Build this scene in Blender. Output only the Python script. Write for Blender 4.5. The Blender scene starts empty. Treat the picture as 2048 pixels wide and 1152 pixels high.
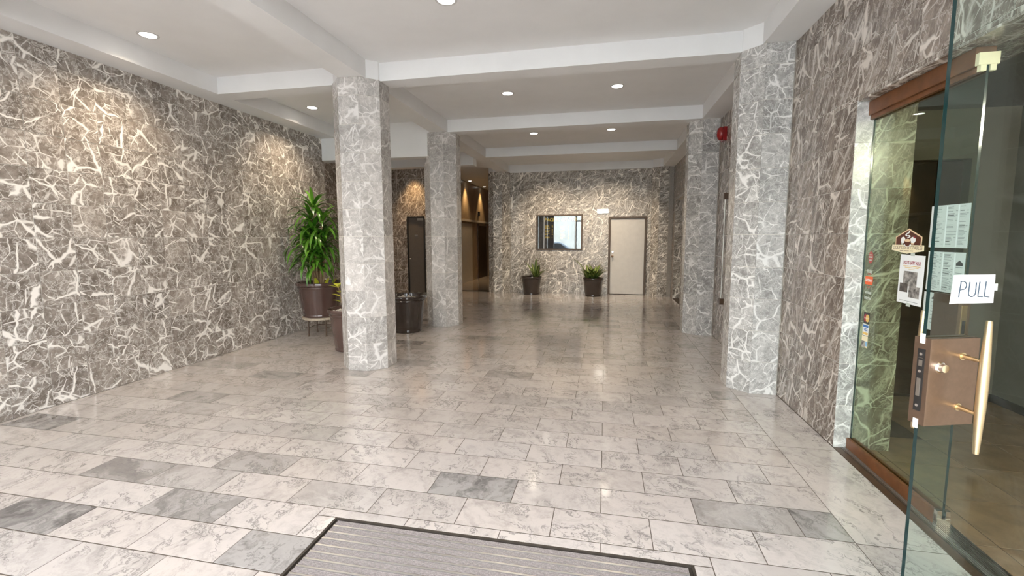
import bpy, bmesh, math, random
from mathutils import Vector, Matrix
random.seed(7)
PI = math.pi
SC = bpy.context.scene
COL = SC.collection

# ------------------------------------------------------------------ camera
FPX, PX, PY, CAMH = 921.18, 1016.15, 570.99, 1.62
YAW, PIT, ROL = .2081, .1045, -.0042
_r = Vector((math.cos(YAW), math.sin(YAW), 0)); _f = Vector((-math.sin(YAW), math.cos(YAW), 0)); _u = Vector((0, 0, 1))
_f2 = _f * math.cos(PIT) - _u * math.sin(PIT); _u2 = _u * math.cos(PIT) + _f * math.sin(PIT)
_r3 = _r * math.cos(ROL) + _u2 * math.sin(ROL); _u3 = _u2 * math.cos(ROL) - _r * math.sin(ROL)
cam = bpy.data.cameras.new('camera'); camo = bpy.data.objects.new('camera', cam); COL.objects.link(camo)
cam.sensor_fit = 'HORIZONTAL'; cam.sensor_width = 36; cam.lens = FPX / 2048 * 36
cam.shift_x = (1024 - PX) / 2048; cam.shift_y = -(576 - PY) / 2048
cam.clip_start = .05; cam.clip_end = 200
m = Matrix((_r3, _u3, -_f2)).transposed().to_4x4(); m.translation = (0, 0, CAMH)
camo.matrix_world = m
SC.camera = camo

# ------------------------------------------------------------------ world, exposure
W = bpy.data.worlds.new('World'); SC.world = W; W.use_nodes = True
bg = W.node_tree.nodes['Background']; bg.inputs[0].default_value = (.94, .97, 1, 1); bg.inputs[1].default_value = 9.0
sd_ = bpy.data.lights.new('sun', 'SUN'); sd_.energy = 9.0; sd_.color = (1, .96, .9); sd_.angle = .01
so_ = bpy.data.objects.new('sun', sd_); COL.objects.link(so_); so_.location = (0, 10, 30); so_.rotation_euler = Vector((.25, -1, -.95)).to_track_quat('-Z', 'Y').to_euler()
SC.view_settings.view_transform = 'Standard'; SC.view_settings.look = 'None'
SC.view_settings.exposure = 0.38; SC.view_settings.gamma = 1; SC.view_settings.use_curve_mapping = False
SPOT_W = 100.0            # power of each ceiling downlight
WARM = (1, .82, .60)

# ------------------------------------------------------------------ helpers
def mat(name):
    mt = bpy.data.materials.new(name); mt.use_nodes = True
    return mt, mt.node_tree, mt.node_tree.nodes['Principled BSDF']
def N(nt, t, **kw):
    n = nt.nodes.new(t)
    for k, v in kw.items():
        if k.startswith('i_'):
            n.inputs[int(k[2:])].default_value = v
        else: setattr(n, k, v)
    return n
def L(nt, a, b): nt.links.new(a, b)
def mth(nt, op, a, b=None, c=None, clamp=False):
    n = nt.nodes.new('ShaderNodeMath'); n.operation = op; n.use_clamp = clamp
    for i, v in enumerate((a, b, c)):
        if v is None: continue
        if isinstance(v, (int, float)): n.inputs[i].default_value = v
        else: nt.links.new(v, n.inputs[i])
    return n.outputs[0]
def vmath(nt, op, a, b):
    n = nt.nodes.new('ShaderNodeVectorMath'); n.operation = op
    for i, v in enumerate((a, b)):
        if isinstance(v, tuple): n.inputs[i].default_value = v
        else: nt.links.new(v, n.inputs[i])
    return n.outputs[0]
def noise(nt, vec, scale, detail=4, rough=.55, dist=0.):
    n = nt.nodes.new('ShaderNodeTexNoise'); n.inputs['Scale'].default_value = scale
    n.inputs['Detail'].default_value = detail; n.inputs['Roughness'].default_value = rough
    n.inputs['Distortion'].default_value = dist; nt.links.new(vec, n.inputs['Vector'])
    return n
def maprange(nt, v, a, b, c, d, smooth=True):
    n = nt.nodes.new('ShaderNodeMapRange'); n.interpolation_type = 'SMOOTHSTEP' if smooth else 'LINEAR'
    nt.links.new(v, n.inputs[0])
    for i, x in enumerate((a, b, c, d)): n.inputs[i + 1].default_value = x
    return n.outputs[0]
def mixc(nt, fac, a, b):
    n = nt.nodes.new('ShaderNodeMix'); n.data_type = 'RGBA'
    if isinstance(fac, (int, float)): n.inputs[0].default_value = fac
    else: nt.links.new(fac, n.inputs[0])
    for i, v in ((6, a), (7, b)):
        if isinstance(v, tuple): n.inputs[i].default_value = v if len(v) == 4 else (*v, 1)
        else: nt.links.new(v, n.inputs[i])
    return n.outputs[2]
def plain(name, col, rough=.5, metal=0., spec=.5, coat=0., vary=0., vscale=30., bump=0.):
    mt, nt, b = mat(name)
    b.inputs['Base Color'].default_value = (*col, 1); b.inputs['Roughness'].default_value = rough
    b.inputs['Metallic'].default_value = metal; b.inputs['Specular IOR Level'].default_value = spec
    b.inputs['Coat Weight'].default_value = coat
    tc = N(nt, 'ShaderNodeTexCoord')
    n = noise(nt, tc.outputs['Object'], vscale, 4)
    if vary:
        k = maprange(nt, n.outputs[0], .3, .7, 1 - vary, 1 + vary, False)
        x = nt.nodes.new('ShaderNodeVectorMath'); x.operation = 'SCALE'; x.inputs[0].default_value = col
        L(nt, k, x.inputs['Scale']); L(nt, x.outputs[0], b.inputs['Base Color'])
    if bump:
        bp = N(nt, 'ShaderNodeBump'); bp.inputs['Strength'].default_value = bump; bp.inputs['Distance'].default_value = .002
        L(nt, n.outputs[0], bp.inputs['Height']); L(nt, bp.outputs[0], b.inputs['Normal'])
    return mt
def emis(name, col, s):
    mt, nt, b = mat(name)
    b.inputs['Base Color'].default_value = (*col, 1)
    b.inputs['Emission Color'].default_value = (*col, 1); b.inputs['Emission Strength'].default_value = s
    return mt

def marble(name, dark, mid, vein, vscale=1., amount=1., spin=True, rough=.22, stretch=1., lean=0., jit=.7, wisp=0., blotch=.7):
    """polished veined marble; each tile object shows its own cut of the stone"""
    mt, nt, b = mat(name)
    tc = N(nt, 'ShaderNodeTexCoord'); oi = N(nt, 'ShaderNodeObjectInfo')
    rnd = oi.outputs['Random']
    off = N(nt, 'ShaderNodeCombineXYZ')
    L(nt, mth(nt, 'MULTIPLY', rnd, 57.3), off.inputs[0]); L(nt, mth(nt, 'MULTIPLY', rnd, 31.7), off.inputs[1]); L(nt, mth(nt, 'MULTIPLY', rnd, 83.1), off.inputs[2])
    rot = N(nt, 'ShaderNodeVectorRotate'); rot.rotation_type = 'Y_AXIS'
    L(nt, tc.outputs['Object'], rot.inputs['Vector'])
    if spin: L(nt, mth(nt, 'MULTIPLY', rnd, 40.), rot.inputs['Angle'])
    else: L(nt, mth(nt, 'MULTIPLY_ADD', rnd, jit, lean - jit / 2), rot.inputs['Angle'])
    st = vmath(nt, 'MULTIPLY', rot.outputs[0], (stretch, 1, 1 / stretch))
    co = vmath(nt, 'ADD', st, off.outputs[0])
    # warp, then two nets of strokes of uneven thickness and a fine crackle
    w1 = noise(nt, co, 3.2 * vscale, 3, .55)
    wv = vmath(nt, 'MULTIPLY', vmath(nt, 'SUBTRACT', w1.outputs['Color'], (.5, .5, .5)), (.17, .17, .17))
    cw = vmath(nt, 'ADD', co, wv)
    cs_ = vmath(nt, 'ADD', co, vmath(nt, 'MULTIPLY', wv, (.45, .45, .45)))
    w2 = noise(nt, co, 22 * vscale, 2, .5)
    cw = vmath(nt, 'ADD', cw, vmath(nt, 'MULTIPLY', vmath(nt, 'SUBTRACT', w2.outputs['Color'], (.5, .5, .5)), (.022, .022, .022)))
    def net(vec, scale, wmax, lo, hi):
        vo = N(nt, 'ShaderNodeTexVoronoi', feature='DISTANCE_TO_EDGE'); vo.inputs['Scale'].default_value = scale
        L(nt, vec, vo.inputs['Vector'])
        wid = noise(nt, vec, scale * 1.25, 2, .5)
        th = maprange(nt, wid.outputs[0], lo, hi, .0005, wmax)
        q = mth(nt, 'SUBTRACT', 1., mth(nt, 'DIVIDE', vo.outputs['Distance'], th), clamp=True)
        return mth(nt, 'MULTIPLY', q, 1.6, clamp=True)
    v1 = net(cw, 3.6 * vscale, .062, .38, .70)
    sk = vmath(nt, 'MULTIPLY', vmath(nt, 'ADD', cs_, (3.7, 1.3, 5.9)), (1.0, 1.0, .55))
    v2 = mth(nt, 'MULTIPLY', net(sk, 7.0 * vscale, .060, .42, .72), .85)
    sk3 = vmath(nt, 'MULTIPLY', vmath(nt, 'ADD', cs_, (9.1, 4.3, 2.2)), (.6, 1.0, 1.0))
    v4 = mth(nt, 'MULTIPLY', net(sk3, 13.0 * vscale, .075, .44, .74), .6)
    v2 = mth(nt, 'MAXIMUM', v2, v4)
    n3 = noise(nt, cw, 9 * vscale, 6, .68, .3)
    r3 = mth(nt, 'ABSOLUTE', mth(nt, 'SUBTRACT', n3.outputs[0], .5))
    v3 = maprange(nt, r3, .0, .026, .5, 0.)
    bl = maprange(nt, noise(nt, cw, 4.2 * vscale, 7, .72, .2).outputs[0], .585, .70, 0., blotch)
    v3 = mth(nt, 'MAXIMUM', v3, bl)
    if wisp:
        ws_ = vmath(nt, 'MULTIPLY', cw, (2.6, 1., .62))
        wn = noise(nt, ws_, 6.5 * vscale, 7, .72, .25)
        v3 = mth(nt, 'MAXIMUM', v3, maprange(nt, wn.outputs[0], .50, .69, 0., wisp))
    cl = noise(nt, co, 7 * vscale, 6, .7)
    cloud = mth(nt, 'ADD', maprange(nt, cl.outputs[0], .3, .72, 0., .8), maprange(nt, noise(nt, cw, 26 * vscale, 4, .7).outputs[0], .35, .7, -.15, .35), clamp=True)
    base = mixc(nt, cloud, dark, mid)
    tone = mth(nt, 'MULTIPLY_ADD', mth(nt, 'FRACT', mth(nt, 'MULTIPLY', rnd, 7.77)), .36, .82)
    sc = nt.nodes.new('ShaderNodeVectorMath'); sc.operation = 'SCALE'; L(nt, base, sc.inputs[0]); L(nt, tone, sc.inputs['Scale'])
    v = mth(nt, 'MAXIMUM', v1, mth(nt, 'MAXIMUM', v2, v3))
    v = mth(nt, 'MULTIPLY', v, amount, clamp=True)
    colr = mixc(nt, v, sc.outputs[0], vein)
    L(nt, colr, b.inputs['Base Color'])
    b.inputs['Roughness'].default_value = rough; b.inputs['Specular IOR Level'].default_value = .45
    return mt

def floor_marble(name, attr=False):
    mt, nt, b = mat(name)
    tc = N(nt, 'ShaderNodeTexCoord')
    if attr:
        a1 = N(nt, 'ShaderNodeAttribute', attribute_name='tile_rand'); rnd = a1.outputs['Fac']
        a2 = N(nt, 'ShaderNodeAttribute', attribute_name='tile_tone'); tone = a2.outputs['Fac']
    else:
        oi = N(nt, 'ShaderNodeObjectInfo'); rnd = oi.outputs['Random']
        sp = N(nt, 'ShaderNodeSeparateColor'); L(nt, oi.outputs['Color'], sp.inputs[0]); tone = sp.outputs[0]
    off = N(nt, 'ShaderNodeCombineXYZ')
    L(nt, mth(nt, 'MULTIPLY', rnd, 57.3), off.inputs[0]); L(nt, mth(nt, 'MULTIPLY', rnd, 91.7), off.inputs[1]); L(nt, mth(nt, 'MULTIPLY', rnd, 23.1), off.inputs[2])
    rot = N(nt, 'ShaderNodeVectorRotate'); rot.rotation_type = 'Z_AXIS'
    L(nt, tc.outputs['Object'], rot.inputs['Vector'])
    if not attr: L(nt, mth(nt, 'MULTIPLY_ADD', mth(nt, 'FRACT', mth(nt, 'MULTIPLY', rnd, 9.1)), 1.6, -1.3), rot.inputs['Angle'])
    co = vmath(nt, 'ADD', rot.outputs[0], off.outputs[0])
    w1 = noise(nt, co, 4, 4, .6); wv = vmath(nt, 'MULTIPLY', vmath(nt, 'SUBTRACT', w1.outputs['Color'], (.5, .5, .5)), (.3, .3, .3))
    cw = vmath(nt, 'ADD', vmath(nt, 'MULTIPLY', co, (1, .45, 1)), wv)
    n1 = noise(nt, cw, 5, 6, .65, .5)
    r1 = mth(nt, 'ABSOLUTE', mth(nt, 'SUBTRACT', n1.outputs[0], .5)); v1 = maprange(nt, r1, 0, .022, 1., 0.)
    msk = maprange(nt, noise(nt, co, 3.1, 2).outputs[0], .38, .58, .1, 1.)
    v1 = mth(nt, 'MULTIPLY', v1, msk)
    n2 = noise(nt, cw, 12, 6, .7); cloud = mth(nt, 'ADD', maprange(nt, n2.outputs[0], .44, .74, 0., .55), maprange(nt, noise(nt, co, 3.5, 5, .7, .4).outputs[0], .5, .72, 0., .5), clamp=True)
    n4 = noise(nt, cw, 3.2, 5, .7, 1.0); blot = maprange(nt, n4.outputs[0], .40, .68, 0., 1.)
    light = mixc(nt, cloud, (.585, .535, .508), (.325, .298, .284))
    warm = mth(nt, 'FRACT', mth(nt, 'MULTIPLY', rnd, 13.3))
    light = mixc(nt, mth(nt, 'MULTIPLY', warm, .55), light, mixc(nt, cloud, (.50, .437, .40), (.29, .25, .23)))
    darkc = mixc(nt, blot, (.37, .347, .335), (.115, .107, .104))
    base = mixc(nt, tone, light, darkc)
    colr = mixc(nt, mth(nt, 'MULTIPLY', v1, .75), base, (.17, .16, .155))
    L(nt, colr, b.inputs['Base Color'])
    rg = maprange(nt, n2.outputs[0], .3, .7, .11, .19); L(nt, rg, b.inputs['Roughness'])
    b.inputs['Specular IOR Level'].default_value = .6
    b.inputs['Coat Weight'].default_value = .55; b.inputs['Coat Roughness'].default_value = .09; b.inputs['Coat IOR'].default_value = 1.5
    return mt

def glass_mat(name, tint, refl=.04):
    mt = bpy.data.materials.new(name); mt.use_nodes = True; nt = mt.node_tree
    nt.nodes.remove(nt.nodes['Principled BSDF']); out = nt.nodes['Material Output']
    tr = N(nt, 'ShaderNodeBsdfTransparent'); tr.inputs[0].default_value = (*tint, 1)
    gl = N(nt, 'ShaderNodeBsdfGlossy'); gl.inputs['Roughness'].default_value = .01
    gl.inputs['Color'].default_value = (.95, 1, .98, 1)
    ge = N(nt, 'ShaderNodeNewGeometry'); dt = nt.nodes.new('ShaderNodeVectorMath'); dt.operation = 'DOT_PRODUCT'
    L(nt, ge.outputs['Incoming'], dt.inputs[0]); L(nt, ge.outputs['Normal'], dt.inputs[1])
    cs = mth(nt, 'SUBTRACT', 1., mth(nt, 'ABSOLUTE', dt.outputs['Value']))
    fac = mth(nt, 'MULTIPLY_ADD', mth(nt, 'POWER', cs, 5.), .9, refl, clamp=True)
    mx = N(nt, 'ShaderNodeMixShader'); L(nt, fac, mx.inputs[0]); L(nt, tr.outputs[0], mx.inputs[1]); L(nt, gl.outputs[0], mx.inputs[2])
    L(nt, mx.outputs[0], out.inputs[0])
    return mt

M = {}
M['marble_left'] = marble('marble_left', (.185, .153, .128), (.42, .37, .328), (.93, .885, .83), .88, .95, blotch=.75)
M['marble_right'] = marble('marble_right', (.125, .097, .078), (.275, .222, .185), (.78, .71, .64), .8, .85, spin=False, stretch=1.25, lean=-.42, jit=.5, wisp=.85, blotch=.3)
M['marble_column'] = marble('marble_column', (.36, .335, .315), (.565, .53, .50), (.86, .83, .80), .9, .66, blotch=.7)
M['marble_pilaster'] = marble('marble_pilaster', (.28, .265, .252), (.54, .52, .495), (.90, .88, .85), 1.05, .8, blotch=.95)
M['marble_back'] = marble('marble_back', (.15, .126, .105), (.39, .345, .295), (.94, .885, .81), .9, 1.0, spin=False, stretch=1.3, lean=-.8, jit=1.5, wisp=.8, blotch=.5)
M['floor_near'] = floor_marble('floor_marble'); M['floor_far'] = floor_marble('floor_marble_far', True)
M['grout'] = plain('grout', (.085, .065, .05), .8, vary=.2)
M['wgrout'] = plain('wall_grout', (.66, .62, .56), .7, vary=.15)
M['paint'] = plain('white_paint', (.80, .795, .79), .6, vary=.02, vscale=3)
M['bronze'] = plain('bronze', (.25, .172, .122), .36, .9, vary=.06, vscale=60)
M['brass'] = plain('brass', (.64, .52, .32), .30, 1., vary=.05)
M['chrome'] = plain('chrome', (.82, .81, .80), .12, 1., vary=.02)
M['steel'] = plain('brushed_steel', (.45, .42, .38), .35, 1., vary=.05)
M['black'] = plain('black_metal', (.018, .016, .015), .35, vary=.2)
M['brown_metal'] = plain('brown_metal', (.085, .05, .03), .35, .2, vary=.12)
M['frame_brown'] = plain('frame_brown', (.10, .07, .048), .45, vary=.1)
M['header'] = plain('header_wood', (.15, .055, .018), .38, vary=.25, vscale=12)
M['door_grey'] = plain('door_grey', (.66, .635, .60), .5, vary=.04, vscale=8)
M['door_dark'] = plain('door_dark', (.13, .108, .09), .5, vary=.08)
M['wood_dark'] = plain('wood_dark', (.035, .02, .012), .4, vary=.35, vscale=7)
M['pot'] = plain('glazed_pot', (.085, .048, .04), .07, 0, .6, .5, vary=.12, vscale=5)
M['pot_dark'] = plain('glazed_pot_dark', (.04, .028, .024), .09, 0, .6, .4, vary=.12, vscale=5)
M['soil'] = plain('soil', (.05, .035, .025), .95, vary=.5, vscale=40, bump=.6)
M['pebble'] = plain('white_stone', (.62, .58, .54), .7, vary=.2, vscale=14)
M['tray'] = plain('tray', (.55, .47, .36), .6, vary=.2)
M['cane'] = plain('cane', (.33, .22, .12), .8, vary=.3, vscale=25)
M['red'] = plain('red_enamel', (.30, .006, .008), .25, 0, .5, .5, vary=.08)
M['carpet'] = plain('ribbed_carpet', (.235, .205, .20), .95, vary=.3, vscale=160, bump=1.)
M['alu'] = plain('aluminium', (.72, .71, .70), .3, .9, vary=.06)
M['rubber'] = plain('dark_frame', (.04, .032, .025), .6, vary=.2)
M['paper'] = plain('paper', (.80, .81, .80), .7, vary=.02)
M['paper_old'] = plain('menu_paper', (.60, .63, .60), .7, vary=.03)
M['ink'] = plain('ink', (.035, .035, .035), .7, vary=.1)
M['ink_grey'] = plain('ink_grey', (.22, .23, .23), .7, vary=.1)
M['ink_blue'] = plain('ink_blue', (.045, .07, .10), .7, vary=.1)
M['ink_red'] = plain('ink_red', (.32, .03, .05), .7, vary=.1)
M['ink_gold'] = plain('ink_gold', (.75, .50, .14), .6, vary=.1)
M['gold'] = plain('gold_letter', (.85, .62, .12), .35, .4, vary=.05)
M['logo_brown'] = plain('logo_brown', (.10, .028, .015), .5, vary=.1)
M['logo_cream'] = plain('logo_cream', (.86, .76, .52), .5, vary=.03)
M['logo_tan'] = plain('logo_tan', (.75, .55, .35), .5, vary=.05)
M['white_ink'] = plain('white_ink', (.82, .82, .80), .6, vary=.03)
M['frost'] = plain('frost_ink', (.52, .56, .50), .6, vary=.05)
M['orange'] = plain('orange_ink', (.85, .13, .03), .5, vary=.05)
M['dred'] = plain('dull_red_ink', (.42, .09, .075), .5, vary=.1)
M['blue'] = plain('blue_ink', (.02, .13, .38), .5, vary=.05)
M['lblue'] = plain('light_blue_ink', (.22, .47, .72), .5, vary=.05)
M['photo_dark'] = plain('photo_print_dark', (.10, .085, .075), .5, vary=.75, vscale=40)
M['photo_mid'] = plain('photo_print_mid', (.26, .24, .22), .5, vary=.85, vscale=34)
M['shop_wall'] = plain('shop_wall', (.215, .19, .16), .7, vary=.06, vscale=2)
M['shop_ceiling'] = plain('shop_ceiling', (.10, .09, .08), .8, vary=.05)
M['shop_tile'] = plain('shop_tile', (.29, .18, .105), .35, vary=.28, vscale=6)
M['shop_grout'] = plain('shop_grout', (.06, .045, .035), .8, vary=.2)
M['corridor'] = plain('corridor_stone', (.36, .28, .19), .3, vary=.28, vscale=3)
M['glass'] = glass_mat('clear_glass', (.83, .91, .81), .035)
M['glass_door'] = glass_mat('door_glass', (.88, .95, .93), .02)
M['glass_edge'] = plain('glass_edge', (.001, .022, .022), .08, 0, .8)
M['dir_glass'] = glass_mat('directory_glass', (.9, .9, .9), .085)
M['tape'] = glass_mat('tape', (.7, .72, .7), .06)
M['liner'] = glass_mat('plastic_liner', (.9, .9, .9), .03)
M['lens'] = emis('lamp_lens', (1, .95, .86), 9)
M['exit_glow'] = emis('exit_lamp', (1, .95, .85), 3.5)
M['asphalt'] = plain('asphalt', (.10, .10, .105), .9, vary=.2)
M['pavement'] = plain('pavement', (.42, .41, .40), .85, vary=.1, vscale=2)
M['facade'] = plain('facade', (.66, .70, .70), .8, vary=.06, vscale=1)
M['car_paint'] = plain('car_paint', (.30, .40, .55), .2, .4, .5, .8)
M['car_glass'] = plain('car_glass', (.02, .025, .03), .08)

def leafmat(name, c1, c2, stripe=None):
    mt, nt, b = mat(name)
    oi = N(nt, 'ShaderNodeObjectInfo'); uv = N(nt, 'ShaderNodeUVMap'); uv.uv_map = 'UVMap'
    sp = N(nt, 'ShaderNodeSeparateXYZ'); L(nt, uv.outputs[0], sp.inputs[0])
    c = mixc(nt, oi.outputs['Random'], c1, c2)
    d = mth(nt, 'ABSOLUTE', mth(nt, 'SUBTRACT', sp.outputs[0], .5))
    if stripe:
        s = maprange(nt, d, .06, .17, 1., 0.)
        c = mixc(nt, s, c, stripe)
    L(nt, c, b.inputs['Base Color']); b.inputs['Roughness'].default_value = .28; b.inputs['Specular IOR Level'].default_value = .5
    b.inputs['Subsurface Weight'].default_value = 0.
    return mt
M['leaf'] = leafmat('dracaena_leaf', (.04, .15, .010), (.14, .32, .03))
M['leaf2'] = leafmat('striped_leaf', (.05, .085, .018), (.09, .14, .03), (.30, .34, .10))
M['leaf3'] = leafmat('young_leaf', (.36, .42, .03), (.62, .60, .05))

def link(o, parent=None):
    COL.objects.link(o)
    if parent is not None: o.parent = parent
    return o
def mobj(name, verts, faces, mt, parent=None, smooth=False):
    me = bpy.data.meshes.new(name); me.from_pydata([tuple(v) for v in verts], [], faces); me.update()
    for x in (mt if isinstance(mt, (list, tuple)) else [mt]): me.materials.append(M[x])
    if smooth: me.polygons.foreach_set('use_smooth', [True] * len(me.polygons))
    return link(bpy.data.objects.new(name, me), parent)
def bobj(name, bm, mt, parent=None, smooth=False, loc=None):
    bmesh.ops.recalc_face_normals(bm, faces=bm.faces)
    me = bpy.data.meshes.new(name); bm.to_mesh(me); bm.free()
    for x in (mt if isinstance(mt, (list, tuple)) else [mt]): me.materials.append(M[x])
    if smooth:
        me.polygons.foreach_set('use_smooth', [True] * len(me.polygons))
        me.set_sharp_from_angle(angle=math.radians(35))
    o = link(bpy.data.objects.new(name, me), parent)
    if loc: o.location = loc
    return o
def bx(bm, x0, x1, y0, y1, z0, z1, bev=0.):
    r = bmesh.ops.create_cube(bm, size=1)
    bmesh.ops.scale(bm, vec=(x1 - x0, y1 - y0, z1 - z0), verts=r['verts'])
    bmesh.ops.translate(bm, vec=((x0 + x1) / 2, (y0 + y1) / 2, (z0 + z1) / 2), verts=r['verts'])
    if bev:
        es = list({e for v in r['verts'] for e in v.link_edges})
        bmesh.ops.bevel(bm, geom=es, offset=bev, segments=2, affect='EDGES', profile=.7)
def box(name, b, mt, parent=None, bev=0.):
    bm = bmesh.new(); bx(bm, *b, bev); return bobj(name, bm, mt, parent)
def tube(bm, p0, p1, r0, r1=None, n=10, caps=True):
    p0, p1 = Vector(p0), Vector(p1); d = p1 - p0; r1 = r0 if r1 is None else r1
    q = d.to_track_quat('Z', 'Y').to_matrix().to_4x4(); q.translation = (p0 + p1) / 2
    bmesh.ops.create_cone(bm, cap_ends=caps, segments=n, radius1=r0, radius2=r1, depth=d.length, matrix=q)
def lathe(bm, prof, n=40, c=(0, 0, 0)):
    rings = []
    for r, z in prof:
        rings.append([bm.verts.new((c[0] + r * math.cos(2 * PI * i / n), c[1] + r * math.sin(2 * PI * i / n), c[2] + z)) for i in range(n)])
    for a, b_ in zip(rings, rings[1:]):
        for i in range(n): bm.faces.new((a[i], a[(i + 1) % n], b_[(i + 1) % n], b_[i]))
    return rings
def tag(o, label, cat, group=None, kind=None):
    o['label'] = label; o['category'] = cat
    if group: o['group'] = group
    if kind: o['kind'] = kind
    return o
def struct(o): o['kind'] = 'structure'; return o
def thing(name, label, cat, loc=(0, 0, 0), rz=0., group=None):
    e = bpy.data.objects.new(name, None); e.empty_display_size = .1; COL.objects.link(e); e.location = loc; e.rotation_euler = (0, 0, rz)
    return tag(e, label, cat, group)
def text_mesh(s, size, bold=0., shear=0., spacing=1., width=None):
    cu = bpy.data.curves.new('t', 'FONT'); cu.body = s; cu.size = size; cu.align_x = 'CENTER'; cu.align_y = 'CENTER'
    cu.shear = shear; cu.offset = bold; cu.resolution_u = 2; cu.space_character = spacing
    o = bpy.data.objects.new('t', cu); COL.objects.link(o)
    dg = bpy.context.evaluated_depsgraph_get(); me = bpy.data.meshes.new_from_object(o.evaluated_get(dg))
    bpy.data.objects.remove(o); bpy.data.curves.remove(cu)
    if width and len(me.vertices):
        xs = [v.co.x for v in me.vertices]; k = width / (max(xs) - min(xs))
        for v in me.vertices: v.co.x *= k
    return me
def text(name, s, size, mt, parent, mtx, **kw):
    me = text_mesh(s, size, **kw); me.transform(mtx); me.materials.append(M[mt]); me.name = name
    return link(bpy.data.objects.new(name, me), parent)

# ------------------------------------------------------------------ slabs
_slabs = {}
def slab_mesh(w, h, t, mt, up=False, ch=.001):
    key = (round(w, 3), round(h, 3), t, mt, up)
    if key in _slabs: return _slabs[key]
    a, b_ = w / 2, h / 2
    rings = [(a, b_, t), (a, b_, ch), (a - ch, b_ - ch, 0)]
    v = []
    for x, z, y in rings:
        for sx, sz in ((-1, -1), (1, -1), (1, 1), (-1, 1)): v.append((sx * x, y, sz * z))
    f = [(8, 9, 10, 11)]
    for k in (0, 4):
        for i in range(4): f.append((k + i, k + (i + 1) % 4, k + 4 + (i + 1) % 4, k + 4 + i))
    if up: v = [(x, z, -y) for x, y, z in v]
    me = bpy.data.meshes.new('marble_tile'); me.from_pydata(v, [], f); me.materials.append(M[mt]); me.update()
    _slabs[key] = me
    return me
def tile(parent, c, w, h, ang, mt, t=.005, name='marble_tile'):
    """front face centre c, outward normal at angle ang in the XY plane"""
    o = link(bpy.data.objects.new(name, slab_mesh(w, h, t, mt)), parent)
    p = parent.location if parent else Vector()
    o.location = Vector(c) - p; o.rotation_euler = (0, 0, ang + PI / 2)
    return o
def subtract(r, holes):
    out = [r]
    for hx0, hx1, hz0, hz1 in holes:
        nxt = []
        for x0, x1, z0, z1 in out:
            if hx1 <= x0 or hx0 >= x1 or hz1 <= z0 or hz0 >= z1: nxt.append((x0, x1, z0, z1)); continue
            if hz0 > z0: nxt.append((x0, x1, z0, hz0))
            if hz1 < z1: nxt.append((x0, x1, hz1, z1))
            a, b_ = max(z0, hz0), min(z1, hz1)
            if hx0 > x0: nxt.append((x0, hx0, a, b_))
            if hx1 < x1: nxt.append((hx1, x1, a, b_))
        out = nxt
    return [q for q in out if q[1] - q[0] > .012 and q[3] - q[2] > .012]
ROW0, TP = .009, .325
ZB, ZC = 3.46, 3.667       # underside of the beams, ceiling
def grid(lo, hi, start, pitch):
    k = math.floor((lo - start) / pitch); xs = [lo]
    x = start + k * pitch
    while x < hi - .02:
        if x > lo + .02: xs.append(x)
        x += pitch
    return xs + [hi]
def wall(name, axis, plane, sign, a0, a1, z0, z1, holes=(), thick=.15, mt='marble_left', start=0., pitch=.3225, tiles=None, gap=.004, sub='wgrout'):
    """axis 'x': wall in plane X=plane facing sign*X, running along Y; axis 'y': the same with Y"""
    bm = bmesh.new()
    t = .0035
    p0 = plane - sign * t; p1 = plane - sign * thick
    for q in subtract((a0, a1, z0, z1), holes):
        lo, hi = sorted((p0, p1))
        if axis == 'x': bx(bm, lo, hi, q[0], q[1], q[2], q[3])
        else: bx(bm, q[0], q[1], lo, hi, q[2], q[3])
    o = struct(bobj(name, bm, sub))
    ang = (0 if sign > 0 else PI) if axis == 'x' else (PI / 2 if sign > 0 else -PI / 2)
    ta0, ta1 = tiles if tiles else (a0, a1)
    xs = grid(ta0, ta1, start, pitch); zs = [z for z in grid(z0, z1, ROW0, TP)]
    for i in range(len(xs) - 1):
        for j in range(len(zs) - 1):
            for q in subtract((xs[i], xs[i + 1], zs[j], zs[j + 1]), holes):
                ca, cz = (q[0] + q[1]) / 2, (q[2] + q[3]) / 2
                jit = random.uniform(-.0008, .0008)
                c = (plane + jit, ca, cz) if axis == 'x' else (ca, plane + jit, cz)
                tile(o, c, q[1] - q[0] - gap, q[3] - q[2] - gap, ang, mt)
    return o

# ------------------------------------------------------------------ the setting: floor
XL, XR, YB = -5.23, 1.745, 13.28
MAT = (-1.51, .455, .55, 2.268)
FP, FL = .272, .544
def rowline(k): return 2.6165 + FP * k
XT = 1.325
darks = [(-.82, 2.735, 1), (-3.3, 1.95, 1), (-1.68, 1.9, .95), (-2.46, 2.2, .85), (1.25, 2.85, .95), (.82, 2.77, .55), (-3.2, 2.55, .7), (-2.47, 2.7, .6),
         (-1.78, 2.51, .35), (-4.2, 3.95, .6), (-4.87, 3.06, .9), (-2.5, 5.6, .5), (-.04, 6.07, .4), (-2.75, 2.55, .45), (-3.9, 3.5, .4), (-2.9, 3.4, .35), (-.6, 2.2, .4), (-2.2, 3.2, .3)]
bm = bmesh.new()
for q in subtract((-6.4, 1.95, -.85, 20.2), [MAT]): bx(bm, q[0], q[1], q[2], q[3], -.12, -.0012)
bx(bm, *MAT, -.12, -.018)
bx(bm, 1.95, 2.2, 11.4, 12.8, -.12, -.0012)
fl = struct(bobj('floor', bm, 'grout'))
far_v, far_f, far_r, far_t = [], [], [], []
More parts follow.
